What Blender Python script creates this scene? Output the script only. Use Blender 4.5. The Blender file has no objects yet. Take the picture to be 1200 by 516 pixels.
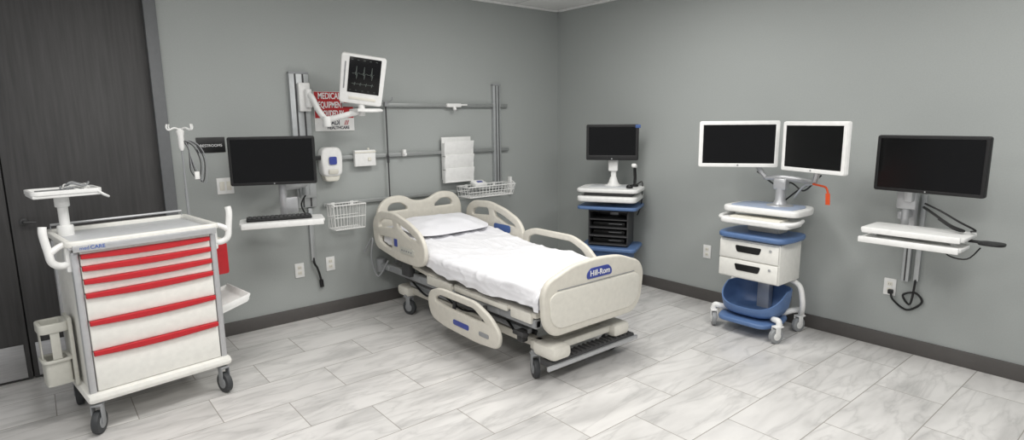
import bpy, bmesh, math, random
from mathutils import Vector, Matrix, Euler, noise
random.seed(4)
COL = bpy.context.scene.collection
PI = math.pi
def R(d): return math.radians(d)
# ------------------------------------------------------------------ camera
W_, H_, FPX = 1200, 516, 686.0
PITCH, YAW, ROLL = R(9.76), R(39.3), R(0.7)
CAM = Vector((-4.50, -4.69, 1.61))
fwd_h = Vector((math.sin(YAW), math.cos(YAW), 0)); right0 = Vector((math.cos(YAW), -math.sin(YAW), 0))
fwd = fwd_h*math.cos(PITCH) + Vector((0,0,-math.sin(PITCH)))
up0 = fwd_h*math.sin(PITCH) + Vector((0,0,math.cos(PITCH)))
rightv = right0*math.cos(ROLL) - up0*math.sin(ROLL)
upv = up0*math.cos(ROLL) + right0*math.sin(ROLL)
cd = bpy.data.cameras.new('camera'); cam = bpy.data.objects.new('camera', cd); COL.objects.link(cam)
M = Matrix((rightv, upv, -fwd)).transposed().to_4x4(); M.translation = CAM
cam.matrix_world = M
cd.sensor_width = 36; cd.lens = FPX/W_*36; cd.clip_start = .05
bpy.context.scene.camera = cam
def ray(u, v): return fwd + rightv*((u-600)/FPX) + upv*((258-v)/FPX)
def atA(u, v, y=0.0):
    d = ray(u, v); return CAM + d*((y-CAM.y)/d.y)
def atB(u, v, x=0.0):
    d = ray(u, v); return CAM + d*((x-CAM.x)/d.x)
# ------------------------------------------------------------------ materials
def lin(c):
    return tuple(((x/255)/12.92 if x/255 <= .04045 else ((x/255+.055)/1.055)**2.4) for x in c) + (1,)
def mat(name, rgb, rough=.5, metal=0, var=.04, scale=30, bump=0, emis=None, spec=.5, stretch=None):
    m = bpy.data.materials.new(name); m.use_nodes = True; nt = m.node_tree; b = nt.nodes['Principled BSDF']
    b.inputs['Roughness'].default_value = rough; b.inputs['Metallic'].default_value = metal
    b.inputs['Specular IOR Level'].default_value = spec
    tc = nt.nodes.new('ShaderNodeTexCoord'); mp = nt.nodes.new('ShaderNodeMapping'); n = nt.nodes.new('ShaderNodeTexNoise')
    nt.links.new(tc.outputs['Object'], mp.inputs[0]); nt.links.new(mp.outputs[0], n.inputs['Vector'])
    if stretch: mp.inputs['Scale'].default_value = stretch
    n.inputs['Scale'].default_value = scale; n.inputs['Detail'].default_value = 4
    r = nt.nodes.new('ShaderNodeValToRGB'); c = lin(rgb)
    r.color_ramp.elements[0].position = .3; r.color_ramp.elements[1].position = .7
    r.color_ramp.elements[0].color = tuple(x*(1-var) for x in c[:3])+(1,)
    r.color_ramp.elements[1].color = tuple(min(1, x*(1+var)) for x in c[:3])+(1,)
    nt.links.new(n.outputs['Fac'], r.inputs[0]); nt.links.new(r.outputs[0], b.inputs['Base Color'])
    if bump:
        bp = nt.nodes.new('ShaderNodeBump'); bp.inputs['Strength'].default_value = bump; bp.inputs['Distance'].default_value = .002
        nt.links.new(n.outputs['Fac'], bp.inputs['Height']); nt.links.new(bp.outputs[0], b.inputs['Normal'])
    if emis:
        b.inputs['Emission Color'].default_value = lin(emis[0]); b.inputs['Emission Strength'].default_value = emis[1]
    return m
wall_m = mat('wall_paint', (163,167,165), .75, var=.03, scale=120, bump=.25)
ceil_grid = mat('ceiling_grid', (236,236,234), .5)
base_m = mat('baseboard_vinyl', (84,81,79), .5)
door_m = mat('door_laminate', (66,65,65), .55, var=.2, scale=6, stretch=(9,9,.5))
frame_m = mat('door_frame_paint', (106,108,110), .5)
steel = mat('brushed_steel', (186,186,187), .35, .8, var=.08, scale=8, stretch=(1,1,20))
alu = mat('anodised_aluminium', (184,187,188), .42, .5)
railm = mat('grey_rail', (156,159,158), .45, .4)
white = mat('white_plastic', (234,234,232), .42)
offw = mat('cream_plastic', (226,223,212), .45)
cartw = mat('cart_enamel', (235,234,228), .38)
beige = mat('bed_plastic', (213,209,198), .45)
beige2 = mat('bed_plastic_light', (221,218,208), .45)
greyp = mat('grey_plastic', (146,148,150), .5)
holder_m = mat('beige_grey_plastic', (200,199,190), .4)
dgrey = mat('dark_grey_metal', (72,72,73), .5, .3)
black = mat('black_plastic', (18,18,19), .45)
screen = mat('black_screen', (5,5,6), .16, var=.01, spec=.35)
rubber = mat('black_rubber', (24,24,25), .7)
wheelg = mat('grey_wheel', (60,62,64), .6)
red = mat('red_handle', (190,30,40), .4)
redsign = mat('red_sign', (178,32,38), .5)
blue = mat('blue_plastic', (62,92,150), .45)
blue_d = mat('slate_blue_plastic', (90,118,162), .42)
bluesurf = mat('pale_blue_surface', (158,170,192), .5)
greysurf = mat('pale_grey_surface', (206,208,210), .45)
sheet_m = mat('white_cotton', (229,229,232), .85, var=.02, scale=200, bump=.1)
pil_m = mat('pillow_cotton', (229,229,233), .85, var=.02, scale=200, bump=.1)
matt_m = mat('mattress_cover', (196,198,204), .7)
orange = mat('orange_tag', (225,85,35), .5)
txtw = mat('white_ink', (240,240,240), .6)
txtb = mat('dark_ink', (28,30,50), .6)
txtblue = mat('blue_ink', (60,95,170), .6)
green = mat('trace_green', (110,118,113), .6, emis=((120,130,124), .08))
silver = mat('silver_paint', (192,193,195), .38, .5)
navy = mat('navy_blue', (58,72,150), .4)
def floor_mat():
    m = bpy.data.materials.new('marble_tile'); m.use_nodes = True; nt = m.node_tree; b = nt.nodes['Principled BSDF']; L = nt.links.new
    tc = nt.nodes.new('ShaderNodeTexCoord')
    br = nt.nodes.new('ShaderNodeTexBrick'); L(tc.outputs['Object'], br.inputs['Vector'])
    br.inputs['Color1'].default_value = (0,0,0,1); br.inputs['Color2'].default_value = (1,1,1,1); br.inputs['Mortar'].default_value = (.5,.5,.5,1)
    br.inputs['Scale'].default_value = 1; br.inputs['Brick Width'].default_value = .70; br.inputs['Row Height'].default_value = .35
    br.inputs['Mortar Size'].default_value = .0026; br.inputs['Mortar Smooth'].default_value = .1; br.offset = .5
    sep = nt.nodes.new('ShaderNodeVectorMath'); sep.operation = 'MULTIPLY_ADD'
    L(br.outputs['Color'], sep.inputs[0]); sep.inputs[1].default_value = (7,13,5); L(tc.outputs['Object'], sep.inputs[2])
    def nn(rot, scl, sc, det, dist, ramp):
        m2 = nt.nodes.new('ShaderNodeMapping'); L(sep.outputs[0], m2.inputs[0]); m2.inputs['Rotation'].default_value = (0,0,R(rot)); m2.inputs['Scale'].default_value = scl
        n = nt.nodes.new('ShaderNodeTexNoise'); L(m2.outputs[0], n.inputs['Vector']); n.inputs['Scale'].default_value = sc; n.inputs['Detail'].default_value = det; n.inputs['Roughness'].default_value = .5; n.inputs['Distortion'].default_value = dist
        r = nt.nodes.new('ShaderNodeValToRGB'); L(n.outputs['Fac'], r.inputs[0]); e = r.color_ramp.elements
        e[0].position, e[0].color = ramp[0][0], lin((ramp[0][1],)*3); e[1].position, e[1].color = ramp[-1][0], lin((ramp[-1][1],)*3)
        for p, c in ramp[1:-1]: q = e.new(p); q.color = lin((c,)*3)
        return r
    soft = nn(26, (1,3.4,1), 1.9, 4, .35, [(.30,190),(.46,208),(.62,219)])
    vein = nn(30, (1,4.0,1), 2.0, 4, .5, [(.43,255),(.48,245),(.50,234),(.52,245),(.57,255)])
    mu = nt.nodes.new('ShaderNodeMix'); mu.data_type = 'RGBA'; mu.blend_type = 'MULTIPLY'; mu.inputs[0].default_value = .9; L(soft.outputs[0], mu.inputs[6]); L(vein.outputs[0], mu.inputs[7])
    tint = nt.nodes.new('ShaderNodeMix'); tint.data_type = 'RGBA'; tint.blend_type = 'MULTIPLY'; tint.inputs[0].default_value = 1; L(mu.outputs[2], tint.inputs[6]); tint.inputs[7].default_value = (1,.98,.955,1)
    mx = nt.nodes.new('ShaderNodeMix'); mx.data_type = 'RGBA'; L(br.outputs['Fac'], mx.inputs[0]); L(tint.outputs[2], mx.inputs[6]); mx.inputs[7].default_value = lin((156,152,146))
    L(mx.outputs[2], b.inputs['Base Color']); b.inputs['Roughness'].default_value = .22
    bp = nt.nodes.new('ShaderNodeBump'); bp.inputs['Strength'].default_value = .3; bp.inputs['Distance'].default_value = .002; bp.invert = True
    L(br.outputs['Fac'], bp.inputs['Height']); L(bp.outputs[0], b.inputs['Normal'])
    return m
def ceil_mat():
    m = bpy.data.materials.new('ceiling_tile'); m.use_nodes = True; nt = m.node_tree; b = nt.nodes['Principled BSDF']; L = nt.links.new
    tc = nt.nodes.new('ShaderNodeTexCoord'); br = nt.nodes.new('ShaderNodeTexBrick'); L(tc.outputs['Object'], br.inputs['Vector'])
    br.inputs['Color1'].default_value = lin((232,232,230)); br.inputs['Color2'].default_value = lin((238,238,236)); br.inputs['Mortar'].default_value = lin((205,206,205))
    br.inputs['Scale'].default_value = 1; br.inputs['Brick Width'].default_value = .61; br.inputs['Row Height'].default_value = .61; br.inputs['Mortar Size'].default_value = .012; br.offset = 0
    L(br.outputs['Color'], b.inputs['Base Color']); b.inputs['Roughness'].default_value = .8
    return m
# ------------------------------------------------------------------ mesh builder
M_XZ = Matrix(((1,0,0,0),(0,0,-1,0),(0,1,0,0),(0,0,0,1)))
M_YZ = Matrix(((0,0,1,0),(1,0,0,0),(0,1,0,0),(0,0,0,1)))
MI = Matrix.Identity(4)
def rp(pts, r, n=5):
    out = []; N = len(pts)
    for i in range(N):
        p = Vector(pts[i]); a = Vector(pts[i-1]); b = Vector(pts[(i+1) % N]); rr = r[i] if isinstance(r, (list,tuple)) else r
        la = (a-p).length; lb = (b-p).length; rr = min(rr, la*.49, lb*.49)
        p0 = p+(a-p)/la*rr; p1 = p+(b-p)/lb*rr
        for k in range(n+1):
            t = k/n; q = p0*(1-t)**2 + p*2*t*(1-t) + p1*t*t; out.append((q.x, q.y))
    return out
def rrect(w, h, r, cx=0, cy=0): return rp([(cx-w/2,cy-h/2),(cx+w/2,cy-h/2),(cx+w/2,cy+h/2),(cx-w/2,cy+h/2)], r)
def catm(pts, closed=False, n=6):
    P = [Vector(p) for p in pts]; N = len(P); out = []
    for i in range(N if closed else N-1):
        g = (lambda k: P[k % N]) if closed else (lambda k: P[max(0, min(N-1, k))])
        p0, p1, p2, p3 = g(i-1), g(i), g(i+1), g(i+2)
        for k in range(n):
            t = k/n
            out.append(.5*((2*p1)+(p2-p0)*t+(2*p0-5*p1+4*p2-p3)*t*t+(3*p1-p0-3*p2+p3)*t**3))
    if not closed: out.append(P[-1])
    return out
class MB:
    def __init__(s): s.bm = bmesh.new()
    def merge(s, t, M=None):
        if M is not None: bmesh.ops.transform(t, matrix=M, verts=t.verts)
        me = bpy.data.meshes.new('tmp'); t.to_mesh(me); t.free(); s.bm.from_mesh(me); bpy.data.meshes.remove(me); return s
    def box(s, c, d, b=0, rot=(0,0,0), seg=2):
        t = bmesh.new(); bmesh.ops.create_cube(t, size=1); bmesh.ops.scale(t, vec=d, verts=t.verts)
        b = min(b, min(d)*.49)
        if b > 0: bmesh.ops.bevel(t, geom=t.edges[:], offset=b, segments=seg, affect='EDGES', profile=.5)
        return s.merge(t, Matrix.Translation(c) @ Euler(rot).to_matrix().to_4x4())
    def cyl(s, p1, p2, r, r2=None, seg=18, b=0):
        p1 = Vector(p1); p2 = Vector(p2); d = p2-p1; t = bmesh.new()
        bmesh.ops.create_cone(t, cap_ends=True, segments=seg, radius1=r, radius2=r if r2 is None else r2, depth=d.length)
        if b: bmesh.ops.bevel(t, geom=[e for e in t.edges if any(len(f.verts) > 4 for f in e.link_faces)], offset=b, segments=2, affect='EDGES', profile=.5)
        return s.merge(t, Matrix.Translation((p1+p2)/2) @ d.to_track_quat('Z','Y').to_matrix().to_4x4())
    def tube(s, pts, r, seg=8, closed=False, smooth=0, flat=1.0):
        P = catm(pts, closed, smooth) if smooth else [Vector(p) for p in pts]
        N = len(P); t = bmesh.new(); rings = []; nrm = None
        for i in range(N):
            if closed: d = (P[(i+1) % N]-P[i-1])
            else: d = P[min(i+1, N-1)]-P[max(i-1, 0)]
            if d.length < 1e-9: d = Vector((0,0,1))
            d.normalize()
            if nrm is None:
                a = Vector((0,0,1)) if abs(d.z) < .9 else Vector((1,0,0)); nrm = (a-d*a.dot(d)).normalized()
            else:
                nrm = nrm-d*nrm.dot(d); nrm.normalize()
            bn = d.cross(nrm)
            rings.append([t.verts.new(P[i]+nrm*math.cos(2*PI*k/seg)*r+bn*math.sin(2*PI*k/seg)*r*flat) for k in range(seg)])
        for i in range(N if closed else N-1):
            A = rings[i]; B = rings[(i+1) % N]
            for k in range(seg): t.faces.new((A[k], A[(k+1) % seg], B[(k+1) % seg], B[k]))
        if not closed: t.faces.new(rings[0][::-1]); t.faces.new(rings[-1])
        bmesh.ops.recalc_face_normals(t, faces=t.faces)
        return s.merge(t)
    def lathe(s, prof, c=(0,0,0), seg=24):
        t = bmesh.new(); rings = []
        for (r, z) in prof: rings.append([t.verts.new((max(r,1e-4)*math.cos(2*PI*k/seg), max(r,1e-4)*math.sin(2*PI*k/seg), z)) for k in range(seg)])
        for i in range(len(prof)-1):
            for k in range(seg): t.faces.new((rings[i][k], rings[i][(k+1) % seg], rings[i+1][(k+1) % seg], rings[i+1][k]))
        t.faces.new(rings[0][::-1]); t.faces.new(rings[-1]); bmesh.ops.recalc_face_normals(t, faces=t.faces)
        return s.merge(t, Matrix.Translation(c))
    def plate(s, loops, th, b=0, M=None, at=(0,0,0)):
        cu = bpy.data.curves.new('c','CURVE'); cu.dimensions = '2D'; cu.fill_mode = 'BOTH'
        cu.extrude = max(th/2-b, .0001); cu.bevel_depth = b; cu.bevel_resolution = 2
        for j, lp in enumerate(loops):
            ar = sum(lp[i-1][0]*lp[i][1]-lp[i][0]*lp[i-1][1] for i in range(len(lp)))
            if (ar > 0) != (j == 0): lp = lp[::-1]
            sp = cu.splines.new('POLY'); sp.points.add(len(lp)-1)
            for i, p in enumerate(lp): sp.points[i].co = (p[0], p[1], 0, 1)
            sp.use_cyclic_u = True
        o = bpy.data.objects.new('c', cu); COL.objects.link(o)
        dg = bpy.context.evaluated_depsgraph_get(); me = bpy.data.meshes.new_from_object(o.evaluated_get(dg))
        bpy.data.objects.remove(o); bpy.data.curves.remove(cu)
        t = bmesh.new(); t.from_mesh(me); bpy.data.meshes.remove(me)
        bmesh.ops.remove_doubles(t, verts=t.verts, dist=1e-5); bmesh.ops.recalc_face_normals(t, faces=t.faces)
        return s.merge(t, Matrix.Translation(at) @ (M if M is not None else M_XZ))
def BX(*a, **k): return MB().box(*a, **k)
def TB(*a, **k): return MB().tube(*a, **k)
def PL(*a, **k): return MB().plate(*a, **k)
ORG = {}
def part(name, mb, m, parent=None, loc=(0,0,0), rot=(0,0,0), label=None, world=False, ang=35):
    me = bpy.data.meshes.new(name)
    if world and parent is not None:
        bmesh.ops.translate(mb.bm, vec=-ORG[parent.name], verts=mb.bm.verts)
    mb.bm.to_mesh(me); mb.bm.free()
    for p in me.polygons: p.use_smooth = True
    me.set_sharp_from_angle(angle=R(ang)); me.materials.append(m)
    o = bpy.data.objects.new(name, me); COL.objects.link(o); o.location = loc; o.rotation_euler = rot
    if parent is not None:
        o.parent = parent; ORG[o.name] = ORG.get(parent.name, Vector((0,0,0)))+Vector(loc)
    if label: o['label'] = label
    return o
def thing(name, label, cat, loc=(0,0,0), rz=0, group=None):
    o = bpy.data.objects.new(name, None); COL.objects.link(o); o.location = loc; o.rotation_euler = (0,0,rz); o.empty_display_size = .1
    o['label'] = label; o['category'] = cat
    if group: o['group'] = group
    ORG[o.name] = Vector(loc); return o
def single(name, mb, m, label, cat, loc, group=None, rz=0, ang=35):
    bmesh.ops.translate(mb.bm, vec=-Vector(loc), verts=mb.bm.verts)
    o = part(name, mb, m, ang=ang); o.location = loc; o['label'] = label; o['category'] = cat
    if group: o['group'] = group
    ORG[o.name] = Vector(loc); return o
def struct(name, mb, m, parent=None):
    o = part(name, mb, m, parent)
    if parent is None: o['kind'] = 'structure'
    return o
def text(s, size, m, parent, loc, rot=(PI/2,0,0), name='lettering', th=.0006, sx=1, label=None, align='CENTER', bold=0):
    cu = bpy.data.curves.new('t','FONT'); cu.body = s; cu.size = size; cu.align_x = align; cu.align_y = 'CENTER'; cu.extrude = th; cu.offset = bold
    o = bpy.data.objects.new('t', cu); COL.objects.link(o); dg = bpy.context.evaluated_depsgraph_get()
    me = bpy.data.meshes.new_from_object(o.evaluated_get(dg)); bpy.data.objects.remove(o); bpy.data.curves.remove(cu)
    me.transform(Matrix.Diagonal((sx,1,1,1))); me.materials.clear(); me.materials.append(m)
    o = bpy.data.objects.new(name, me); COL.objects.link(o); o.parent = parent; o.location = loc; o.rotation_euler = rot
    if label: o['label'] = label
    return o
def caster(parent, x, y, r=.055, rz=0, mf=None, mw=None, top=None, name='caster', w=.028):
    mf = mf or greyp; mw = mw or rubber; top = top or 2*r+.03
    off = Vector((math.sin(rz)*.025, -math.cos(rz)*.025, 0))
    c = Vector((x, y, 0)) + off
    ax = Vector((math.cos(rz), math.sin(rz), 0))
    mb = MB(); mb.cyl((x,y,top-.015),(x,y,top+.01),.022)
    for s in (-1, 1):
        q = c + ax*s*(w/2+.006)
        mb.box((q.x, q.y, r+ (top-r)/2-.004), (.005,.042,top-r), .002, (0,0,rz))
    mb.box(((x+c.x)/2,(y+c.y)/2,top-.008), (w+.016,.07,.012), .004, (0,0,rz))
    f = part(name, mb, mf, parent)
    mb = MB(); a = Vector((c.x,c.y,r)); mb.cyl(a-ax*w/2, a+ax*w/2, r, seg=26, b=.006)
    wh = part('wheel', mb, mw, f)
    mb = MB(); mb.cyl(a-ax*(w/2+.003), a+ax*(w/2+.003), r*.55, seg=20, b=.002); part('wheel_hub', mb, mf, wh)
    return f
# ------------------------------------------------------------------ room
H = 2.74
struct('floor', BX((-3.2,-3.4,-.05),(7.0,7.4,.1)), floor_mat())
struct('ceiling', BX((-3.2,-3.4,H+.05),(7.0,7.4,.1)), ceil_mat())
DX0, DX1, DXM, DH = -5.56, -3.80, -4.64, 2.44
mb = MB(); mb.box(((DX1+.02+.1)/2-.0,.08,H/2),(.1-(DX1+.02),.16,H)); mb.box(((DX0-.02-6.7)/2,.08,H/2),(6.7+DX0-.02,.16,H)); mb.box(((DX0+DX1)/2,.08,(DH+.02+H)/2),(DX1-DX0+.04,.16,H-DH-.02))
struct('wall_left', mb, wall_m)
struct('wall_right', BX((.08,-3.4,H/2),(.16,7.2,H)), wall_m)
mb = MB()
mb.box((DX1+.03,-.005,DH/2),(.075,.05,DH),.004); mb.box((DX0-.03,-.005,DH/2),(.075,.05,DH),.004); mb.box(((DX0+DX1)/2,-.005,DH+.035),(DX1-DX0+.135,.05,.07),.004)
mb.box((DX1+.005,.03,DH/2),(.02,.1,DH)); mb.box((DX0-.005,.03,DH/2),(.02,.1,DH))
struct('trim_1', mb, frame_m)
struct('door_light_blocker', BX(((DX0+DX1)/2,.075,DH/2+.01),(DX1-DX0+.03,.03,DH+.02)), black)  # added black backing behind the doors, keeps world light out of the seam
struct('baseboard_left', BX(((DX1+.07)/2,-.008,.052),(-(DX1+.07),.016,.104),.004), base_m)
struct('baseboard_right', BX((-.008,-3.5,.052),(.016,6.96,.104),.004), base_m)
struct('trim_2', BX((-3.2,-.012,H-.012),(6.8,.024,.02)), ceil_grid)
struct('trim_3', BX((-.012,-3.4,H-.012),(.024,6.8,.02)), ceil_grid)
for nm, x0, x1, hs in (('door_1', DX0+.008, DXM-.004, -1), ('door_2', DXM+.004, DX1-.006, 1)):
    d = struct(nm, BX(((x0+x1)/2,.03,DH/2+.004),(x1-x0,.045,DH-.012),.002), door_m)
    part('kick_plate', BX(((x0+x1)/2,.004,.13),(x1-x0-.05,.004,.22),.001), steel, d)
    hx = DXM + hs*.065
    mb = MB(); mb.cyl((hx,.008,1.02),(hx,-.008,1.02),.022,b=.003); mb.tube([(hx,0,1.02),(hx,-.04,1.02),(hx+hs*.015,-.045,1.02),(hx+hs*.06,-.045,1.015)],.008,smooth=3)
    if hs > 0: part('door_handle', mb, dgrey, d)
# ------------------------------------------------------------------ generic monitor
def monitor(parent, w, h, fm, loc, yaw=0, pitch=0, roll=0, bz=.018, dp=.03, name='monitor', chin=0, label=None, logo=None, sm=None):
    mb = MB(); mb.plate([rrect(w,h,.012)], dp, .004); mb.box((0,dp*.5+.012,0),(w*.62,.03,h*.6),.012); mb.box((0,dp*.5+.035,0),(.12,.02,.12),.004)
    o = part(name, mb, fm, parent, loc, label=label); o.rotation_euler = (pitch, roll, yaw)
    part('bezel', PL([rrect(w,h,.012), rrect(w-2*bz,h-2*bz-chin,.004,0,chin/2)], .008, .002, at=(0,-dp/2-.003,0)), fm, o)
    part('screen', BX((0,-dp/2-.001,chin/2),(w-2*bz+.004,.004,h-2*bz-chin+.004)), sm or screen, o)
    if logo:
        mb = MB(); mb.cyl((0,-dp/2-.0065,-h/2+bz*.5),(0,-dp/2-.0085,-h/2+bz*.5),bz*.3); part('logo_badge', mb, logo, o)
    return o
# ------------------------------------------------------------------ BED
BL = Vector((-1.85,-1.2,0))
bed = thing('hospital_bed','beige electric hospital bed with one side rail lowered, made up in white','bed',BL)
def bp_(name, mb, m, par=None, label=None, ang=35): return part(name, mb, m, par or bed, world=True, label=label, ang=ang)
XL, XR = -2.29, -1.41; XC = -1.85
mb = MB()
for x in (-2.12,-1.56): mb.box((x,-1.22,.20),(.05,1.72,.06),.008)
for y in (-.42,-2.05): mb.box((XC,y,.20),(.66,.06,.06),.008)
mb.box((XC,-1.2,.18),(.6,.5,.05),.01)
bp_('base_frame', mb, beige)
mb = MB(); mb.box((-1.82,-2.2,.135),(.80,.09,.035),.01)
for k in range(18): mb.box((-2.17+k*.041,-2.2,.154),(.016,.08,.01),.002)
bp_('foot_step', mb, dgrey, label='dark ribbed step bar at the foot end')
bp_('step_rail', BX((-1.82,-2.25,.12),(.84,.02,.03),.006), silver, label='metal bar along the foot step')
mb = MB(); mb.box((-2.13,-2.17,.20),(.16,.2,.09),.03); mb.box((-1.54,-2.15,.20),(.16,.18,.09),.03); mb.box((XC,-2.16,.21),(.6,.06,.05),.01); bp_('end_cover', mb, beige2)
for x in (-2.1,-1.56): bp_('corner_cover', BX((x,-.40,.19),(.2,.18,.09),.03), beige2)
for x in (-2.06,-1.62):
    mb = MB(); mb.box((x,-.85,.31),(.03,.52,.05),.006,(R(-22),0,0)); mb.cyl((x-.03,-1.05,.37),(x+.03,-1.05,.37),.03); bp_('lift_arm', mb, dgrey)
    mb = MB(); mb.box((x,-1.7,.31),(.03,.52,.05),.006,(R(22),0,0)); mb.cyl((x-.03,-1.5,.37),(x+.03,-1.5,.37),.03); bp_('lift_arm', mb, dgrey)
mb = MB(); mb.cyl((-1.85,-1.0,.28),(-1.85,-1.75,.36),.03); mb.cyl((-2.03,-1.0,.29),(-1.68,-1.0,.29),.025); bp_('lift_motor', mb, dgrey)
bp_('under_tray', BX((XC,-1.25,.335),(.74,1.5,.03),.008), dgrey)
bp_('control_box', BX((-2.1,-.75,.27),(.14,.26,.10),.015), greyp)
bp_('cross_bar', BX((-2.16,-1.25,.275),(.04,1.5,.035),.008), greyp)
bp_('frame_cable', TB([(-2.17,-.5,.31),(-2.2,-.8,.24),(-2.19,-1.0,.30),(-2.2,-1.3,.25),(-2.18,-1.7,.32),(-2.2,-1.9,.25)],.008,smooth=5), black)
mb = MB()
for x in (XL+.05, XR-.05): mb.box((x,-1.22,.385),(.045,1.9,.06),.008)
for y in (-.3,-.8,-1.3,-1.8,-2.15): mb.box((XC,y,.385),(.84,.04,.05),.006)
bp_('upper_frame', mb, greyp)
bp_('deck_foot_section', BX((XC,-1.74,.44),(.84,.88,.035),.012), beige)
def topz(y):
    t = max(0, min(1, (y+1.28)/.25)); s = t*t*(3-2*t)
    return .60 + (max(0, y+1.18)*.135)*s
bp_('deck_head_section', BX((XC,-.76,.475),(.84,1.06,.035),.012,(R(6.5),0,0)), beige)
for y0, y1, zz, hh in ((-1.28,-.95,.42,.07),(-2.15,-1.95,.42,.07),(-1.92,-1.32,.43,.04)):
    bp_('side_panel', BX((XL+.02,(y0+y1)/2,zz),(.03,y1-y0,hh),.012), beige2)
FY = -2.27
out = rp([(-2.22,.345),(-1.50,.345),(-1.43,.42),(-1.41,.60),(-1.45,.665),(-1.64,.73),(-1.85,.745),(-2.06,.73),(-2.26,.665),(-2.30,.60),(-2.285,.42)], .06, 5)
fb = bp_('footboard', PL([out], .045, .015, at=(0,FY,0)), beige)
inn = rp([(-2.19,.385),(-1.53,.385),(-1.47,.44),(-1.455,.575),(-1.50,.60),(-2.21,.60),(-2.26,.575),(-2.25,.44)], .05, 5)
bp_('footboard_panel', PL([inn], .02, .008, at=(0,FY-.022,0)), beige2, fb)
bp_('name_plate', PL([rp([(-1.95,.640),(-1.73,.640),(-1.73,.672),(-1.76,.700),(-1.92,.700),(-1.95,.672)], .015)], .008, .003, at=(0,FY-.025,0)), navy, fb, label='blue name plate')
text('Hill-Rom', .050, txtw, fb, (Vector((-1.84,FY-.031,.669))-BL), bold=.0007)
bp_('groove_strip', BX((XC,FY-.024,.615),(.70,.006,.005),.002), greyp, fb)
HY = -.16
out = rp([(-2.22,.50),(-1.48,.50),(-1.43,.60),(-1.43,.86),(-1.51,.95),(-1.66,.965),(-1.78,.90),(-1.92,.90),(-2.04,.965),(-2.19,.95),(-2.27,.86),(-2.27,.60)], .06, 5)
h1 = rp([(-1.51,.83),(-1.51,.885),(-1.56,.92),(-1.65,.92),(-1.72,.87),(-1.72,.83)], .03, 4)
h2 = [(-3.70-x, z) for x, z in h1]
bp_('headboard', PL([out,h1,h2], .04, .012, at=(0,HY,0)), beige)
for x in (-2.21,-1.49):
    mb = MB(); mb.cyl((x,-.07,.30),(x,-.07,.42),.045,b=.01); mb.box((x,-.15,.36),(.05,.2,.05),.01); bp_('wall_bumper', mb, greyp)
    bp_('headboard_bracket', BX((x*.7-.3*1.85,-.17,.44),(.05,.04,.22),.008), greyp)
def head_rail(x, s):
    out = rp([(-.26,.58),(-.22,.66),(-.22,.80),(-.32,.87),(-.56,.885),(-.78,.84),(-.96,.77),(-1.03,.68),(-1.02,.56),(-.92,.525),(-.60,.53)], .06, 5)
    a = rp([(-.30,.74),(-.31,.80),(-.38,.835),(-.56,.845),(-.58,.76)], .035, 4)
    b = rp([(-.64,.765),(-.62,.835),(-.78,.795),(-.93,.735),(-.95,.70),(-.80,.71)], .03, 4)
    c = rp([(-.31,.62),(-.30,.69),(-.54,.70),(-.54,.585),(-.42,.59)], .03, 4)
    r = bp_('side_rail', PL([out,a,b,c], .035, .011, M=M_YZ, at=(x,0,0)), beige)
    bp_('control_panel', PL([rrect(.22,.05,.02,-.78,.62)], .008, .002, M=M_YZ, at=(x+s*.02,0,0)), holder_m, r, label='pale grey control panel')
    mb = MB()
    for k in range(5): mb.box((x+s*.026,-.71-k*.035,.62),(.004,.016,.012),.002)
    bp_('button_pad', mb, greyp, r)
    bp_('rail_label', BX((x+s*.019,-.60,.66),(.004,.05,.06),.001), navy if s < 0 else greyp, r)
    bp_('rail_bracket', BX((x-.05*s,-.66,.47),(.06,.12,.16),.01), dgrey, r)
    return r
head_rail(XL-.035,-1)
r_in = head_rail(XR+.035,1)
bp_('inner_control_panel', PL([rrect(.22,.06,.02,-.76,.68)], .008, .002, M=M_YZ, at=(XR+.012,0,0)), blue, r_in, label='blue control panel inside the raised rail')
def foot_rail(x, z0, y0, s, lbl=None, solid=False):
    out = rp([(y0-.04,z0+.02),(y0,z0+.12),(y0-.02,z0+.195),(y0-.14,z0+.24),(y0-.58,z0+.24),(y0-.74,z0+.18),(y0-.84,z0+.09),(y0-.82,z0+.0),(y0-.60,z0-.02),(y0-.2,z0-.01)], .055, 5)
    q = .045 if solid else 0
    a = rp([(y0-.06-q*.6,z0+.10+q*.8),(y0-.07-q*.3,z0+.175),(y0-.15,z0+.21),(y0-.57,z0+.21),(y0-.70+q*.5,z0+.155),(y0-.765+q,z0+.085+q),(y0-.60,z0+.07+q),(y0-.24,z0+.075+q)], .03, 4)
    r = bp_('side_rail', PL([out,a], .03, .010, M=M_YZ, at=(x,0,0)), beige, label=lbl)
    zz = z0+.028+q*.5
    bp_('name_plate', PL([rrect(.18,.032,.012,y0-.42,zz)], .006, .002, M=M_YZ, at=(x+s*.017,0,0)), navy, r, label='blue name plate')
    bp_('grip_pad', PL([rrect(.10,.025,.01,y0-.68,zz)], .006, .002, M=M_YZ, at=(x+s*.017,0,0)), greyp, r)
    zc = .40
    for yy in (y0-.25, y0-.6):
        bp_('rail_bracket', TB([(x-s*.02,yy,z0+.04),(x-s*.045,yy,(z0+zc)/2),(x-s*.06,yy,zc)], .014, smooth=3), dgrey, r)
foot_rail(XL-.06,.185,-1.10,-1,'lowered side rail',True)
foot_rail(XR+.035,.485,-1.02,1,'raised side rail')
for x, y, a in ((-2.18,-.45,R(20)),(-2.18,-2.06,R(-25)),(-1.51,-.45,R(15)),(-1.51,-2.06,R(30))):
    caster(bed, x-BL.x, y-BL.y, .062, a, greyp, wheelg, top=.16, w=.035)
bp_('power_cord', TB([(-2.26,-.3,.45),(-2.31,-.2,.3),(-2.34,-.15,.45),(-2.31,-.12,.62),(-2.36,-.06,.5)],.008,smooth=6), greyp)
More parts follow.
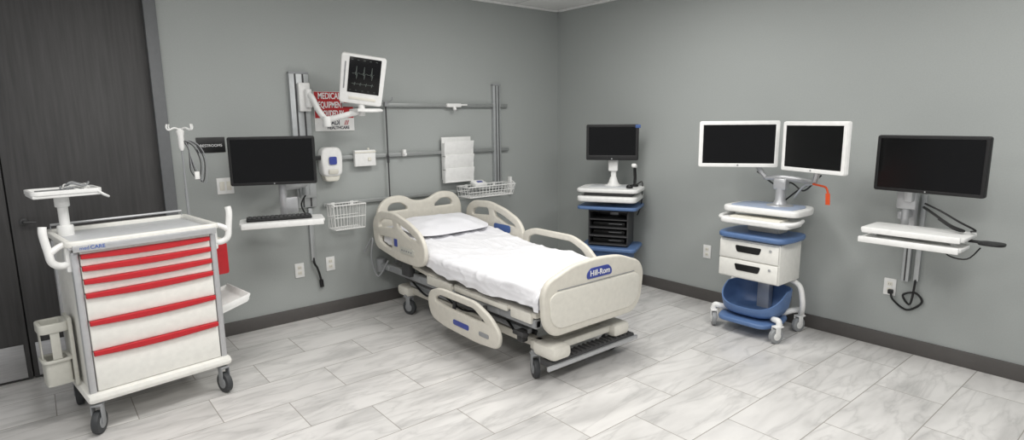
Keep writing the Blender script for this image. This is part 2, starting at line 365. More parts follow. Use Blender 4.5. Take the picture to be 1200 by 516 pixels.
mb = MB(); mb.box((-2.24,-2.0,.28),(.06,.1,.03),.01,(0,R(20),0)); mb.box((-2.2,-1.97,.25),(.05,.06,.08),.01); bp_('brake_pedal', mb, dgrey)
def loft(nx, ny, f):
    mb = MB(); g = [[mb.bm.verts.new(f(i/(nx-1), j/(ny-1))) for i in range(nx)] for j in range(ny)]
    for j in range(ny-1):
        for i in range(nx-1): mb.bm.faces.new((g[j][i], g[j][i+1], g[j+1][i+1], g[j+1][i]))
    return mb
mb = MB(); N = 28; rings = []
for j in range(N+1):
    y = -2.22+j/N*1.98; z = topz(y); zb = z-.125
    rings.append([mb.bm.verts.new((px, y, pz)) for px, pz in rrect(.82, z-zb, .03, XC, (z+zb)/2)])
for j in range(N):
    A, B = rings[j], rings[j+1]
    for k in range(len(A)): mb.bm.faces.new((A[k], A[(k+1) % len(A)], B[(k+1) % len(A)], B[k]))
mb.bm.faces.new(rings[0]); mb.bm.faces.new(rings[-1]); bmesh.ops.recalc_face_normals(mb.bm, faces=mb.bm.faces)
single('mattress', mb, matt_m, 'grey covered hospital mattress lying under the white sheet on the bed', 'mattress', (XC,-1.2,.475))
def nz(x, y, z, s): return noise.noise(Vector((x*s, y*s, z*s)))
def wr(x, y):
    # long creases along the bed plus a few cross folds
    a = 1-abs(noise.noise(Vector((x*7.0+y*1.2, y*1.6, 1.7)))*2.2)
    b = 1-abs(noise.noise(Vector((x*5+y*3, y*4-x*2, 5.3)))*2.2)
    d = 1-abs(noise.noise(Vector((x*13-y*2, y*2.2+x*2, 3.1)))*2.4)
    c = noise.noise(Vector((x*2, y*2, 9)))
    return max(a,0)**3*.011 + max(b,0)**4*.009 + max(d,0)**4*.005 + c*.006
def sheet(u, v):
    y = -2.235+v*1.90; half = .405
    ext = .125 + .030*nz(0,y,3 if u < .5 else 8,3.5) + .015*nz(0,y,4,9)
    c = (u*2-1)*(half+ext); s = 1 if c >= 0 else -1; d = abs(c)-half; z = topz(y)+.012
    w = wr(c, y); rr = .035
    if d <= 0: x = c; z += w
    elif d < rr*PI/2:
        a = d/rr; x = s*(half+rr*math.sin(a)); z += w*math.cos(a)-rr*(1-math.cos(a)); x += s*w*math.sin(a)
    else:
        q = d-rr*PI/2; x = s*(half+rr+w*.8+.006+q*.05+.010*max(0,q/.1)*nz(0,y,2,14)); z += -rr-q
    if v < .02: z -= .03
    return (XC+x, y, z)
single('bed_sheet', loft(130, 230, sheet), sheet_m, 'creased white sheet spread over the hospital bed and hanging at its sides', 'bed sheet', (XC,-1.2,.6), ang=180)
mb = MB(); nu, nv = 84, 40; rings = []
def sg(a, p): return math.copysign(abs(a)**p, a)
for j in range(nv+1):
    ph = -PI/2+PI*j/nv; ring = []
    for i in range(nu):
        th = 2*PI*i/nu
        x = .385*sg(math.cos(th),.45)*abs(math.cos(ph))**.6; y = .25*sg(math.sin(th),.5)*abs(math.cos(ph))**.6
        e = max(0,1-(abs(x)/.40)**2.2)*max(0,1-(abs(y)/.265)**2.0)
        z = .006*sg(math.sin(ph),1)+.046*math.sin(ph)*e**.7 + (.022*nz(x,y,1,5)+.016*nz(x,y,6,11))*(1 if ph > 0 else .2)*(e**.4)
        x *= 1+.03*nz(0,y,3,9); y *= 1+.05*nz(x,0,5,8)
        ring.append(mb.bm.verts.new((x, y, z)))
    rings.append(ring)
for j in range(nv):
    for i in range(nu): mb.bm.faces.new((rings[j][i], rings[j][(i+1) % nu], rings[j+1][(i+1) % nu], rings[j+1][i]))
bmesh.ops.remove_doubles(mb.bm, verts=mb.bm.verts, dist=1e-5); bmesh.ops.recalc_face_normals(mb.bm, faces=mb.bm.faces)
pil = single('pillow', mb, pil_m, 'flat rumpled white pillow at the head of the hospital bed', 'pillow', (0,0,0), ang=180)
pil.location = (XC-.005,-.52,topz(-.52)+.052); pil.rotation_euler = (R(8),0,R(2))
# ------------------------------------------------------------------ MEDICATION CART
CP = Vector((-4.09,-.78,0)); CR = R(7.5)
crt = thing('medical_cart','white six-drawer emergency cart with red drawer pulls beside the dark doors','cart',CP,CR)
part('base', BX((0,0,.195),(.73,.58,.055),.025), cartw, crt)
part('body', BX((0,.01,.605),(.67,.49,.775),.01), cartw, crt)
for s in (-1,1):
    for y in (-.245,.245): part('corner_post', BX((s*.330,y,.597),(.035,.035,.765),.012), silver, crt)
part('front_band', BX((0,-.262,.973),(.62,.012,.018),.003), cartw, crt)
dz = [(.960,.900),(.896,.831),(.827,.757),(.753,.610),(.606,.447),(.443,.225)]
for z1, z0 in dz:
    d = part('drawer', BX((0,-.245,(z0+z1)/2),(.620,.03,z1-z0),.006), cartw, crt)
    N = 16; w = .304
    top = [(-w,z1),(w,z1)]
    bot = [(w-2*w*k/N, z1-.016-.010*math.sin(PI*k/N)) for k in range(N+1)]
    part('drawer_handle', PL([top+bot], .024, .004, at=(0,-.266,0)), red, d, label='red pull')
TZ = .035
part('worktop', BX((0,0,.967+TZ),(.71,.55,.022),.01), greysurf, crt)
part('worktop_rim', PL([rrect(.72,.56,.04), rrect(.685,.525,.03)], .03, .006, M=MI, at=(0,0,.985+TZ)), cartw, crt)
part('front_trim', BX((0,-.288,.963+TZ),(.68,.014,.034),.003), silver, crt)
text('med', .026, txtblue, crt, (-.292,-.2955,.964+TZ), sx=.9); text('CARE', .026, txtblue, crt, (-.235,-.2955,.964+TZ), bold=.0004)
for s in (-1,1):
    mb = MB(); mb.tube([(s*.335,-.22,.92),(s*.385,-.23,.915),(s*.42,-.24,.94),(s*.43,-.24,1.0),(s*.44,-.24,1.08),(s*.437,-.235,1.12)], .018, seg=12, smooth=5)
    mb.tube([(s*.345,-.22,1.02),(s*.375,-.23,1.015),(s*.405,-.24,1.0),(s*.425,-.24,.98)], .015, seg=10, smooth=5)
    mb.box((s*.35,-.2,.95),(.03,.08,.15),.01); part('push_handle', mb, white, crt)
part('guard_rail', TB([(-.335,.255,1.01),(-.335,.255,1.06),(.335,.255,1.06),(.335,.255,1.01)], .007, smooth=0), silver, crt)
for x in (-.31,.31):
    for y in (-.24,.24): caster(crt, x, y, .062, R(random.uniform(-30,30)) if y > 0 else R(-35 if x < 0 else 10), greyp, wheelg, top=.165, w=.034)
mb = MB(); mb.cyl((-.29,.12,1.0),(-.29,.12,1.22),.024); mb.cyl((-.29,.12,1.0),(-.29,.12,1.07),.038,b=.006); mb.cyl((-.29,.12,1.17),(-.29,.12,1.23),.034,b=.006); part('tray_post', mb, white, crt)
tr = part('raised_tray', BX((-.28,.10,1.242),(.30,.22,.018),.008), white, crt)
part('tray_rim', PL([rrect(.305,.225,.03), rrect(.285,.205,.025)], .022, .003, M=MI, at=(-.28,.10,1.26)), white, tr)
part('tray_hook', TB([(-.15,.0,1.26),(-.13,-.03,1.24),(-.10,-.01,1.22),(-.10,.07,1.22),(-.14,.1,1.25)], .006, smooth=4), white, tr)
part('tray_hook', TB([(-.15,.19,1.26),(-.12,.21,1.26),(-.10,.17,1.24),(-.14,.13,1.25)], .005, smooth=4), white, tr)
part('tray_pad', BX((-.31,.10,1.258),(.17,.13,.012),.003), greyp, tr)
for k in range(3):
    q = []
    for i in range(10):
        t = 2*PI*i/10; q.append((-.24+.05*math.cos(t)+.012*k, .10+.06*math.sin(t)-.008*k, 1.272+.010*k+.008*math.sin(3*t+k)))
    part('coiled_cable', TB(q, .0045, closed=True, smooth=4), greyp if k != 1 else white, tr)
mb = MB(); mb.cyl((.377,.25,.3),(.377,.25,1.2),.009); mb.cyl((.377,.25,1.1),(.377,.25,1.55),.006)
mb.box((.355,.25,.45),(.06,.05,.04),.005); mb.box((.355,.25,.85),(.06,.05,.04),.005); pole = part('drip_pole', mb, greyp, crt)
mb = MB(); mb.lathe([(.008,-.12),(.017,-.10),(.018,-.03),(.024,.0),(.010,.02)], (.377,.25,1.56))
for a in range(4):
    t = a*PI/2+.4; c, s = math.cos(t), math.sin(t)
    mb.tube([(.377,.25,1.57),(.377+.04*c,.25+.04*s,1.583),(.377+.08*c,.25+.08*s,1.57),(.377+.095*c,.25+.095*s,1.585),(.377+.09*c,.25+.09*s,1.605)], .005, smooth=4)
part('pole_hook', mb, white, pole)
for k in range(4):
    o = .012*k; part('hanging_cable', TB([(.39+o,.24,1.50),(.44+o,.22,1.46),(.47+o,.22,1.36),(.45+o,.22,1.26-o),(.41+o,.23,1.31),(.41,.23,1.44)], .0035, closed=True, smooth=5), greyp if k % 2 else dgrey, pole)
part('cable_clip', BX((.44,.22,1.28),(.03,.02,.05),.005), white, pole)
mb = MB(); mb.box((.352,.0,.50),(.02,.30,.14),.004); mb.plate([rp([(.36,.455),(.53,.50),(.55,.545),(.54,.55),(.52,.515),(.36,.470)],.008)], .34, .002, at=(0,0,0)); mb.box((.45,-.168,.505),(.18,.006,.035),.002,(0,R(-14),0)); mb.box((.45,.168,.505),(.18,.006,.035),.002,(0,R(-14),0)); part('side_tray', mb, white, crt)
lb = part('bottle_bracket', BX((-.36,.0,.41),(.02,.14,.38),.006), holder_m, crt)
mb = MB(); mb.plate([rrect(.11,.13,.025), rrect(.098,.118,.02)], .13, .002, M=MI, at=(-.43,0,.31)); mb.box((-.43,0,.25),(.108,.128,.01),.003); mb.plate([rrect(.125,.145,.03), rrect(.098,.118,.02)], .016, .004, M=MI, at=(-.43,0,.38)); part('side_cup', mb, holder_m, lb)
mb = MB(); mb.plate([rrect(.12,.14,.03), rrect(.098,.118,.02)], .05, .005, M=MI, at=(-.43,0,.56)); mb.box((-.486,0,.47),(.006,.05,.16),.002); mb.box((-.43,-.066,.47),(.04,.006,.16),.002); part('holder_ring', mb, holder_m, lb)
CM = Matrix.Translation(CP) @ Matrix.Rotation(CR,4,'Z')
sc = thing('sharps_container','solid red sharps box on the right side of the emergency cart','sharps box', CM @ Vector((.415,-.02,.68)), CR)
part('container_body', BX((0,0,.10),(.11,.15,.20),.015), red, sc)
mb = MB(); mb.box((0,0,.207),(.116,.156,.016),.006); part('lid', mb, offw, sc)
# ------------------------------------------------------------------ LEFT WALL ITEMS
for (ua, ub, z, lab) in ((402,593,1.745,'grey horizontal equipment rail, topmost of three, behind the white-cased monitor'),
                    (378,594,1.315,'grey horizontal equipment rail, middle of three, behind the white paper pockets'),
                    (373,590,.935,'grey horizontal equipment rail, lowest of three, just above the bed head')):
    xa = atA(ua, 180).x; xb = atA(ub, 180).x
    t = thing('wall_rail', lab, 'rail', ((xa+xb)/2, 0, z), group='equipment rails on the left wall')
    part('rail_bar', BX((0,-.032,0),(xb-xa,.012,.032),.003), railm, t)
    for k in range(4): part('standoff', BX((-(xb-xa)/2+.05+k*((xb-xa)-.1)/3,-.013,0),(.03,.026,.022),.002), railm, t)
def channel(x, z0, z1, w, name, lab):
    t = thing(name, lab, 'wall track', (x, 0, z0), group='silver wall tracks'); h = z1-z0
    part('track_body', BX((0,-.02,h/2),(w,.04,h),.004), alu, t)
    for s in (-1,1): part('track_slot', BX((s*w*.2,-.0405,h/2),(w*.09,.003,h*.99)), dgrey, t)
    part('end_cap', BX((0,-.021,h-.004),(w+.004,.044,.018),.003), greyp, t); return t
channel(-2.815, .93, 1.99, .15, 'mounting_track', 'wide silver wall track carrying the black monitor and white-cased monitor arms')
channel(-.865, .90, 1.95, .09, 'mounting_track', 'silver wall track nearest the room corner, beside the wire basket')
single('cable_cover', BX((-2.79,-.012,.70),(.035,.024,.44),.003), alu, 'narrow silver cable cover running down the wall below the keyboard tray', 'cable cover', (-2.79,0,.48))
mb = MB(); mb.tube([(-2.79,-.012,.52),(-2.79,-.03,.46),(-2.77,-.03,.42),(-2.75,-.025,.35),(-2.74,-.02,.30)],.009,smooth=5); mb.cyl((-2.74,-.018,.31),(-2.735,-.017,.25),.016)
single('power_cable', mb, black, 'short black power cable with plug hanging below the silver cable cover', 'cable', (-2.79,0,.25))
def outlet(c, wall, w=.075, h=.118, lab=''):
    t = thing('wall_outlet', lab, 'outlet', c, 0 if wall == 'A' else -PI/2, group='white wall outlets')
    part('cover_plate', BX((0,-.004,0),(w,.008,h),.003), white, t)
    for zz in (.022,-.022):
        s = part('socket', BX((0,-.009,zz),(.032,.004,.028),.006), offw, t)
        for xx in (-.006,.006): part('socket_slot', BX((xx,-.0113,zz),(.002,.001,.009)), dgrey, s)
    return t
outlet(atA(351,317),'A',lab='white wall outlet left of the hanging black cable')
outlet(atA(387,309),'A',lab='white wall outlet between the hanging cable and the bed')
t = thing('light_switch','white double light switch plate just right of the door frame','light switch', atA(264,218))
part('cover_plate', BX((0,-.004,0),(.115,.008,.12),.003), white, t)
for xx in (-.024,.024): part('rocker', BX((xx,-.010,0),(.032,.008,.066),.003,(R(4),0,0)), offw, t)
t = thing('room_sign','black room name plate on the wall right of the door frame','sign',atA(247,170))
part('sign_plate', BX((0,-.004,0),(.19,.008,.11),.002), black, t)
text('RESTROOMS', .026, txtw, t, (0,-.009,-.005))
c0 = atA(366,107); c1 = atA(415,153)
SX = (c0.x+c1.x)/2; sw = c1.x-c0.x; sh_ = c0.z-c1.z; SZ = (c0.z+c1.z)/2
t = thing('wall_sign','red and white notice board with bold lettering behind the monitor arm','sign',(SX,-.0,SZ))
part('sign_board', BX((0,-.006,0),(sw,.012,sh_),.002), white, t)
part('red_panel', BX((0,-.0135,sh_*.16),(sw-.008,.003,sh_*.66),.001), redsign, t, label='red panel')
for k, (s, f) in enumerate((('MEDICAL',.68),('EQUIPMENT',.58),('PROVIDED BY',.50))): text(s, .068, txtw, t, (-sw*.40,-.0158,sh_*.38-k*.070), sx=f, bold=.0014, align='LEFT')
text('LADI', .055, txtb, t, (-sw*.02,-.0128,-sh_*.29), bold=.001, sx=.8); text('HEALTHCARE', .034, txtb, t, (sw*.08,-.0128,-sh_*.42), bold=.0008, sx=.9)
mb = MB()
for k in range(3): mb.box((sw*.26+k*.012,-.0132,-sh_*.29),(.005,.0015,.04),0,(0,R(20),0))
part('logo_stripes', mb, redsign, t)
c = atA(384,192)
t = thing('hand_sanitizer_dispenser','white wall hand sanitizer dispenser between the black monitor and the small white box','dispenser',c)
part('housing', PL([rp([(-.065,-.08),(.065,-.08),(.072,.06),(.06,.12),(-.06,.12),(-.072,.06)],.03)], .10, .018, at=(0,-.055,0)), white, t)
part('level_window', PL([rrect(.06,.06,.012)], .006, .002, at=(0,-.115,.03)), navy, t)
mb = MB(); mb.plate([rp([(-.045,-.13),(.045,-.13),(.06,-.08),(-.06,-.08)],.015)], .08, .01, at=(0,-.05,0)); mb.box((0,-.11,-.06),(.08,.02,.04),.008,(R(20),0,0)); part('push_bar', mb, offw, t)
c = atA(424,185)
t = thing('valve_box','white square box mounted on the middle rail beside the sanitizer dispenser','equipment box',c)
part('box_body', BX((0,-.055,0),(.19,.036,.135),.006), white, t)
part('mounting_foot', BX((0,-.02,-.02),(.06,.04,.05),.003), greyp, t)
mb = MB(); mb.box((0,-.075,.05),(.19,.01,.012),.003); mb.box((.035,-.076,-.01),(.03,.01,.03),.004); mb.cyl((.03,-.07,.07),(.03,-.07,.085),.008); part('box_latch', mb, offw, t)
c = atA(470,179)
mb = MB(); mb.box((c.x,-.055,c.z),(.03,.034,.06),.005); mb.cyl((c.x,-.065,c.z-.01),(c.x,-.085,c.z-.01),.012); single('rail_clamp', mb, white, 'small white clamp on the middle rail right of the hanging thin rod', 'clamp', (c.x,-.04,c.z))
c = atA(528,124)
mb = MB(); mb.box((c.x,-.053,1.745),(.16,.032,.035),.008); mb.box((c.x+.07,-.05,1.75),(.16,.026,.016),.004); mb.cyl((c.x,-.06,1.735),(c.x,-.075,1.70),.016); single('rail_hook', mb, white, 'white sliding hook on the topmost wall rail', 'hook', (c.x,-.04,1.745))
c = atA(451,170)
t = thing('hanging_pole','thin grey infusion rod clipped on the rails between sign and paper pockets','pole',(c.x,-.05,.95))
mb = MB(); mb.cyl((0,-.0,0),(0,-.0,.80),.006); mb.cyl((0,-.0,.3),(0,-.0,.36),.011); part('rod', mb, dgrey, t)
mb = MB(); mb.box((0,.0,.80),(.03,.03,.04),.004); mb.tube([(-.05,-.03,.86),(-.04,-.03,.83),(0,-.01,.82),(.04,-.03,.83),(.05,-.03,.86)],.005,smooth=4); part('rod_clip', mb, greyp, t)
c0 = atA(514,161); c1 = atA(549,208)
w = c1.x-c0.x; cx = (c0.x+c1.x)/2; hh = c0.z-c1.z
t = thing('chart_holder','three-tier white paper pocket hanging on the middle rail near the wall track','chart holder',(cx,-.045,(c0.z+c1.z)/2))
part('back_plate', BX((0,-.0,0),(w,.014,hh),.003), white, t)
for k in range(3):
    z = hh/2-.075-k*.125
    mb = MB(); mb.box((0,-.045,z-.03),(w,.005,.14),.002,(R(12),0,0)); mb.box((0,-.025,z-.095),(w,.05,.006),.002); mb.box((-w/2+.003,-.025,z-.04),(.005,.045,.12),.001); mb.box((w/2-.003,-.025,z-.04),(.005,.045,.12),.001); part('pocket', mb, white, t)
def wire_basket(c, w, d, h, lab, n=10, m=white, rf=1.0):
    t = thing('wire_basket', lab, 'basket', c, group='wire baskets on the lowest rail')
    mb = MB()
    for zz, rr in ((0,.005),(-h*.5,.003),(-h,.004)):
        k = 1-.08*(-zz/h)
        mb.tube([(-w/2*k,0,zz),(w/2*k,0,zz),(w/2*k,-d*k,zz),(-w/2*k,-d*k,zz)], rr*rf, seg=6, closed=True)
    for i in range(n+1):
        x = -w/2+w*i/n; mb.tube([(x,-d,0),(x*.92,-d*.92,-h),(x*.92,0,-h),(x,0,0)], .0022*rf, seg=5)
    for i in range(1,5):
        y = -d*i/5; mb.tube([(-w/2,y,0),(-w/2*.92,y,-h),(w/2*.92,y,-h),(w/2,y,0)], .0022*rf, seg=5)
    part('wire_cage', mb, m, t)
    for x in (-w*.3, w*.3): part('rail_clip', BX((x,.005,-.01),(.03,.014,.04),.003), m, t)
    return t
c0 = atA(383,236,-.06); c1 = atA(420,236,-.06)
wire_basket(((c0.x+c1.x)/2,-.05,.94), c1.x-c0.x, .15, .20, 'deep white wire basket hanging on the lowest rail beside the keyboard tray')
c0 = atA(536,219,-.06); c1 = atA(590,219,-.06)
bx = (c0.x+c1.x)/2
wire_basket((bx,-.05,.985), c1.x-c0.x, .20, .10, 'shallow white wire basket on the lowest rail behind the bed head', n=14, m=white, rf=1.2)
t = thing('handheld_device','small pale control unit resting on the rim of the shallow wire basket','device',(bx-.10,-.16,.975))
part('device_body', BX((0,0,.03),(.14,.10,.045),.012,(R(18),0,0)), white, t); part('device_display', BX((0,-.012,.051),(.06,.03,.004),.001,(R(18),0,0)), navy, t)
c = atA(593,217)
mb = MB(); mb.box((c.x+.03,-.025,c.z),(.03,.05,.18),.01); mb.tube([(c.x+.03,-.045,c.z+.05),(c.x+.06,-.06,c.z+.02),(c.x+.035,-.045,c.z-.06)],.006,smooth=4); single('call_handset', mb, white, 'slim white handset hung on the wall at the right end of the lowest rail', 'handset', (c.x+.03,0,c.z))
# computer wall station (left wall)
ws = thing('wall_workstation','wall-mounted computer with black monitor and narrow white keyboard tray beside the doors','computer workstation',(-2.815,-.04,1.05),group='wall-mounted computers')
def W(p): return Vector(p)-ORG[ws.name]
mb = MB(); mb.box((-2.815,-.06,1.12),(.13,.04,.22),.008); mb.cyl((-2.84,-.1,1.04),(-2.84,-.1,1.20),.03,b=.004); mb.box((-2.84,-.08,1.12),(.05,.05,.1),.005); part('wall_bracket', mb, alu, ws, world=True)
mb = MB(); mb.tube([(-2.84,-.10,1.13),(-2.95,-.20,1.13),(-3.08,-.28,1.13)],.026,seg=12); mb.cyl((-3.08,-.28,.93),(-3.08,-.28,1.20),.028,b=.004); mb.tube([(-3.08,-.28,1.18),(-3.10,-.27,1.28),(-3.14,-.31,1.33)],.022,seg=10); mb.box((-3.03,-.27,1.0),(.10,.07,.12),.01); part('support_arm', mb, silver, ws, world=True)
monitor(ws, .57, .335, black, W((-3.16,-.37,1.34)), R(-23), bz=.014, logo=silver)
mb = MB(); mb.plate([rrect(.56,.24,.03)], .022, .006, M=MI); mb.box((0,-.125,-.012),(.55,.015,.035),.005); kt = part('keyboard_tray', mb, white, ws, W((-3.13,-.38,.905))); kt.rotation_euler = (0,0,R(-16))
kb = part('keyboard', BX((-.02,.0,.022),(.44,.14,.018),.005), black, kt)
mb = MB()
for r_ in range(4):
    for k in range(14): mb.box((-.215+k*.0295,-.048+r_*.03,.034),(.022,.022,.006),.002)
part('keys', mb, dgrey, kb)
part('signal_cable', TB([(-2.84,-.1,1.05),(-2.9,-.14,.98),(-2.87,-.12,.90),(-2.80,-.05,.86)],.006,smooth=5), black, ws, world=True)
part('signal_cable', TB([(-3.08,-.24,1.2),(-3.0,-.18,1.25),(-2.9,-.12,1.2),(-2.84,-.08,1.1)],.005,smooth=5), black, ws, world=True)
mb = MB(); mb.box((-2.72,-.075,1.325),(.10,.03,.035),.006); mb.box((-2.68,-.075,1.30),(.03,.03,.08),.005); part('rail_handle', mb, black, ws, world=True)
# patient monitor
PMC = Vector((-2.47,-.43,1.925))
pm = thing('patient_monitor','white-cased vital signs monitor with heartbeat traces on a jointed wall arm','patient monitor',(-2.79,-.04,1.80))
def Wp(p): return Vector(p)-ORG[pm.name]
mb = MB(); mb.box((-2.79,-.06,1.80),(.09,.038,.22),.008); mb.cyl((-2.77,-.1,1.72),(-2.77,-.1,1.86),.026,b=.005); part('wall_bracket', mb, white, pm, world=True)
mb = MB(); mb.tube([(-2.77,-.10,1.82),(-2.76,-.15,1.79),(-2.74,-.20,1.70),(-2.70,-.26,1.61)],.026,seg=12,smooth=4,flat=.8); mb.cyl((-2.70,-.26,1.57),(-2.70,-.26,1.65),.032,b=.006); mb.tube([(-2.70,-.26,1.62),(-2.59,-.34,1.655),(-2.48,-.38,1.685)],.022,seg=12,smooth=4,flat=.8); mb.cyl((-2.47,-.39,1.65),(-2.47,-.39,1.76),.026,b=.005); part('jointed_arm', mb, white, pm, world=True)
mb = MB(); mb.box((-2.44,-.39,1.695),(.20,.16,.02),.008); mb.tube([(-2.54,-.47,1.69),(-2.44,-.50,1.685),(-2.34,-.47,1.69)],.01,smooth=4); part('support_tray', mb, white, pm, world=True)
mh = MB(); mh.plate([rp([(-.150,-.18),(.150,-.18),(.158,.17),(-.158,.17)],.014)], .10, .008, at=(0,0.02,0)); mh.box((0,.1,-.02),(.2,.08,.22),.02)
hs = part('monitor_housing', mh, white, pm, Wp(PMC)); hs.rotation_euler = (R(10),R(8),R(-24))
part('screen', BX((.012,-.031,.028),(.235,.006,.262),.003), screen, hs)
def trace(z, amp, n=3, w=.17):
    P = []; mb = MB()
    for k in range(n):
        x0 = -.078+w*k/n; dx = w/n
        P += [(x0,z),(x0+dx*.3,z),(x0+dx*.40,z+amp*.2),(x0+dx*.46,z-amp*.2),(x0+dx*.52,z+amp),(x0+dx*.58,z-amp*.7),(x0+dx*.66,z),(x0+dx*.85,z+amp*.12)]
    mb.tube([(x,-.0346,zz) for x, zz in P], .0010, seg=4); part('waveform', mb, green, hs, label='pale heartbeat trace')
trace(.04,.055,3); trace(-.035,-.015,4)
mb = MB()
for k in range(5): mb.box((-.085+k*.045,-.0345,.14),(.014,.001,.002)); mb.box((-.085+k*.045,-.0345,-.085),(.012,.001,.002))
part('screen_readout', mb, green, hs)
part('button_strip', BX((0.01,-.032,-.145),(.20,.004,.02),.002), offw, hs)
part('side_label', BX((-.132,-.031,.02),(.010,.004,.20),.001), greyp, hs)
# ------------------------------------------------------------------ small cart near corner
C1 = Vector((-.33,-1.07,0)); A1 = R(-62); RM = Matrix.Rotation(A1,3,'Z')
c1t = thing('computer_cart','rolling computer cart behind the bed with one black monitor and dark equipment stack','computer cart',C1,A1,group='rolling computer carts')
part('column', BX((0,.16,.525),(.09,.06,.81),.015), silver, c1t)
mb = MB(); mb.box((0,.03,.13),(.14,.30,.05),.02)
for x, y in ((-.22,-.2),(.22,-.2),(-.2,.18),(.2,.18)): mb.tube([(0,0,.13),(x*.6,y*.6,.135),(x,y,.125)],.024,seg=10,smooth=3)
part('base', mb, silver, c1t)
for x, y in ((-.22,-.2),(.22,-.2),(-.2,.18),(.2,.18)): caster(c1t, x, y, .045, R(20), greyp, wheelg, top=.105)
wt = part('worktop', PL([rp([(-.27,-.21),(.27,-.21),(.28,.12),(.2,.2),(-.2,.2),(-.28,.12)],.05)], .036, .012, M=MI, at=(0,0,.962)), white, c1t)
part('worktop_inlay', BX((0,0.01,.982),(.40,.26,.005),.002), greysurf, wt)
part('keyboard_drawer', PL([rrect(.52,.40,.05)], .05, .014, M=MI, at=(0,-.03,.885)), white, c1t)
part('drawer_gap', BX((0,-.0,.925),(.44,.34,.03),.004), dgrey, c1t)
part('blue_shelf', PL([rrect(.54,.40,.05)], .030, .008, M=MI, at=(0,-.01,.80)), blue_d, c1t, label='blue tray below the keyboard drawer')
cb = part('equipment_rack', BX((0,0.15,.61),(.36,.03,.33),.004), dgrey, c1t)
for s in (-1,1): part('rack_side', BX((s*.18,.01,.61),(.014,.26,.34),.003), dgrey, cb)
for k in range(5):
    part('rack_shelf', BX((0,-.0,.452+k*.078),(.36,.28,.012),.003), dgrey, cb)
for k in range(3): part('rack_unit', BX((0,.02,.482+k*.078),(.30,.20,.036),.004), black, cb); part('indicator_bar', BX((.06,-.083,.484+k*.078),(.12,.004,.006)), greyp, cb)
part('lower_shelf', PL([rrect(.52,.38,.05)], .035, .01, M=MI, at=(0,0,.415)), blue_d, c1t, label='blue lower shelf')
part('lower_skirt', BX((0,.02,.34),(.40,.28,.12),.02), blue_d, c1t, label='blue lower housing')
part('signal_cable', TB([(.20,.10,.98),(.26,.12,1.02),(.27,.08,.92),(.26,.10,.80),(.22,.14,.70)],.006,smooth=5), black, c1t)
mb = MB(); mb.cyl((0,.06,.975),(0,.06,.992),.08,b=.004); mb.box((0,.08,1.09),(.05,.03,.24),.01); mb.box((0,.055,1.18),(.09,.03,.12),.01); mb.lathe([(.07,0),(.045,.03),(.03,.08)],(0,.07,.982)); part('monitor_stand', mb, white, c1t)
mo = monitor(c1t, .47,.32, black, (0,-.0,1.39), R(6), bz=.02, chin=.02, logo=silver)
part('tape_flag', BX((.232,-.019,.145),(.045,.010,.03),.001), blue, mo, label='blue tape at the top right corner')
sc1 = thing('barcode_scanner','handheld scanner in a black stand right of the black monitor on the cart','scanner',C1+RM@Vector((.205,.05,.985)),A1)
mb = MB(); mb.cyl((0,0,0),(0,0,.012),.035); mb.tube([(0,0,.01),(0,.01,.07),(0,.0,.13)],.014,smooth=4); part('scanner_stand', mb, black, sc1)
mb = MB(); mb.tube([(.0,-.0,.10),(0,-.01,.15),(0,-.02,.18)],.014,smooth=3,seg=10); part('scanner_grip', mb, black, sc1)
part('scanner_head', BX((0,-.03,.19),(.045,.075,.035),.012,(R(-15),0,0)), white, sc1)
t = thing('computer_mouse','small black mouse on the computer cart worktop beside the scanner','mouse',C1+RM@Vector((.19,-.11,.9855)),A1)
mb = MB(); mb.lathe([(.03,0),(.032,.008),(.028,.02),(.015,.028),(.001,.03)]); part('mouse_body', mb, black, t); part('scroll_wheel', BX((0,-.02,.024),(.005,.012,.006),.002), greyp, t)
# ------------------------------------------------------------------ dual monitor cart
CL = Vector((-.33,-2.54,0))
c2 = thing('computer_cart','rolling computer cart with two white-framed monitors, two drawers and blue base','computer cart',CL,-PI/2,group='rolling computer carts')
M2 = Matrix.Rotation(PI/2,3,'Z')
def L2(p): return M2 @ (Vector(p)-CL)
mb = MB(); mb.box((0,.12,.45),(.10,.07,.62),.015); part('column', mb, silver, c2)
CS = ((-.27,-.15,40),(.26,-.16,-20),(-.25,.2,10),(.25,.2,-15))
for x, y, a in CS:
    part('leg', TB([(x*.55,.03+y*.4,.125),(x*.8,y*.85,.155),(x*.96,y*.98,.160),(x,y,.13)],.021,seg=12,smooth=5), white, c2)
    caster(c2, x, y, .055, R(a), white, greyp, top=.13, w=.032)
for s in (-1,1): part('side_fender', TB([(s*.17,.15,.40),(s*.25,.14,.36),(s*.285,.12,.27),(s*.28,.14,.19),(s*.25,.19,.14)],.020,seg=12,smooth=6), white, c2)
def basin(u, v):
    th = 2*PI*u; c, s = math.cos(th), math.sin(th)
    c = sg(c,.7); s = sg(s,.7)
    prof = [(.02,.135),(.62,.14),(.84,.155),(.95,.20),(1.0,.27),(1.02,.33)]
    q = v*(len(prof)-1); i = min(int(q), len(prof)-2); f = q-i
    r = prof[i][0]*(1-f)+prof[i+1][0]*f; z = prof[i][1]*(1-f)+prof[i+1][1]*f
    zr = .34-.13*max(0,-s)**1.1
    z = .135+(z-.135)*(zr-.135)/(.33-.135)
    return (.235*r*c, -.015+.19*r*s, z)
mb = loft(49,21,basin); bmesh.ops.remove_doubles(mb.bm, verts=mb.bm.verts, dist=1e-5); bmesh.ops.recalc_face_normals(mb.bm, faces=mb.bm.faces); bmesh.ops.solidify(mb.bm, geom=mb.bm.faces[:], thickness=.010)
part('base_basin', mb, blue_d, c2, label='broad rounded blue base dish', ang=60)
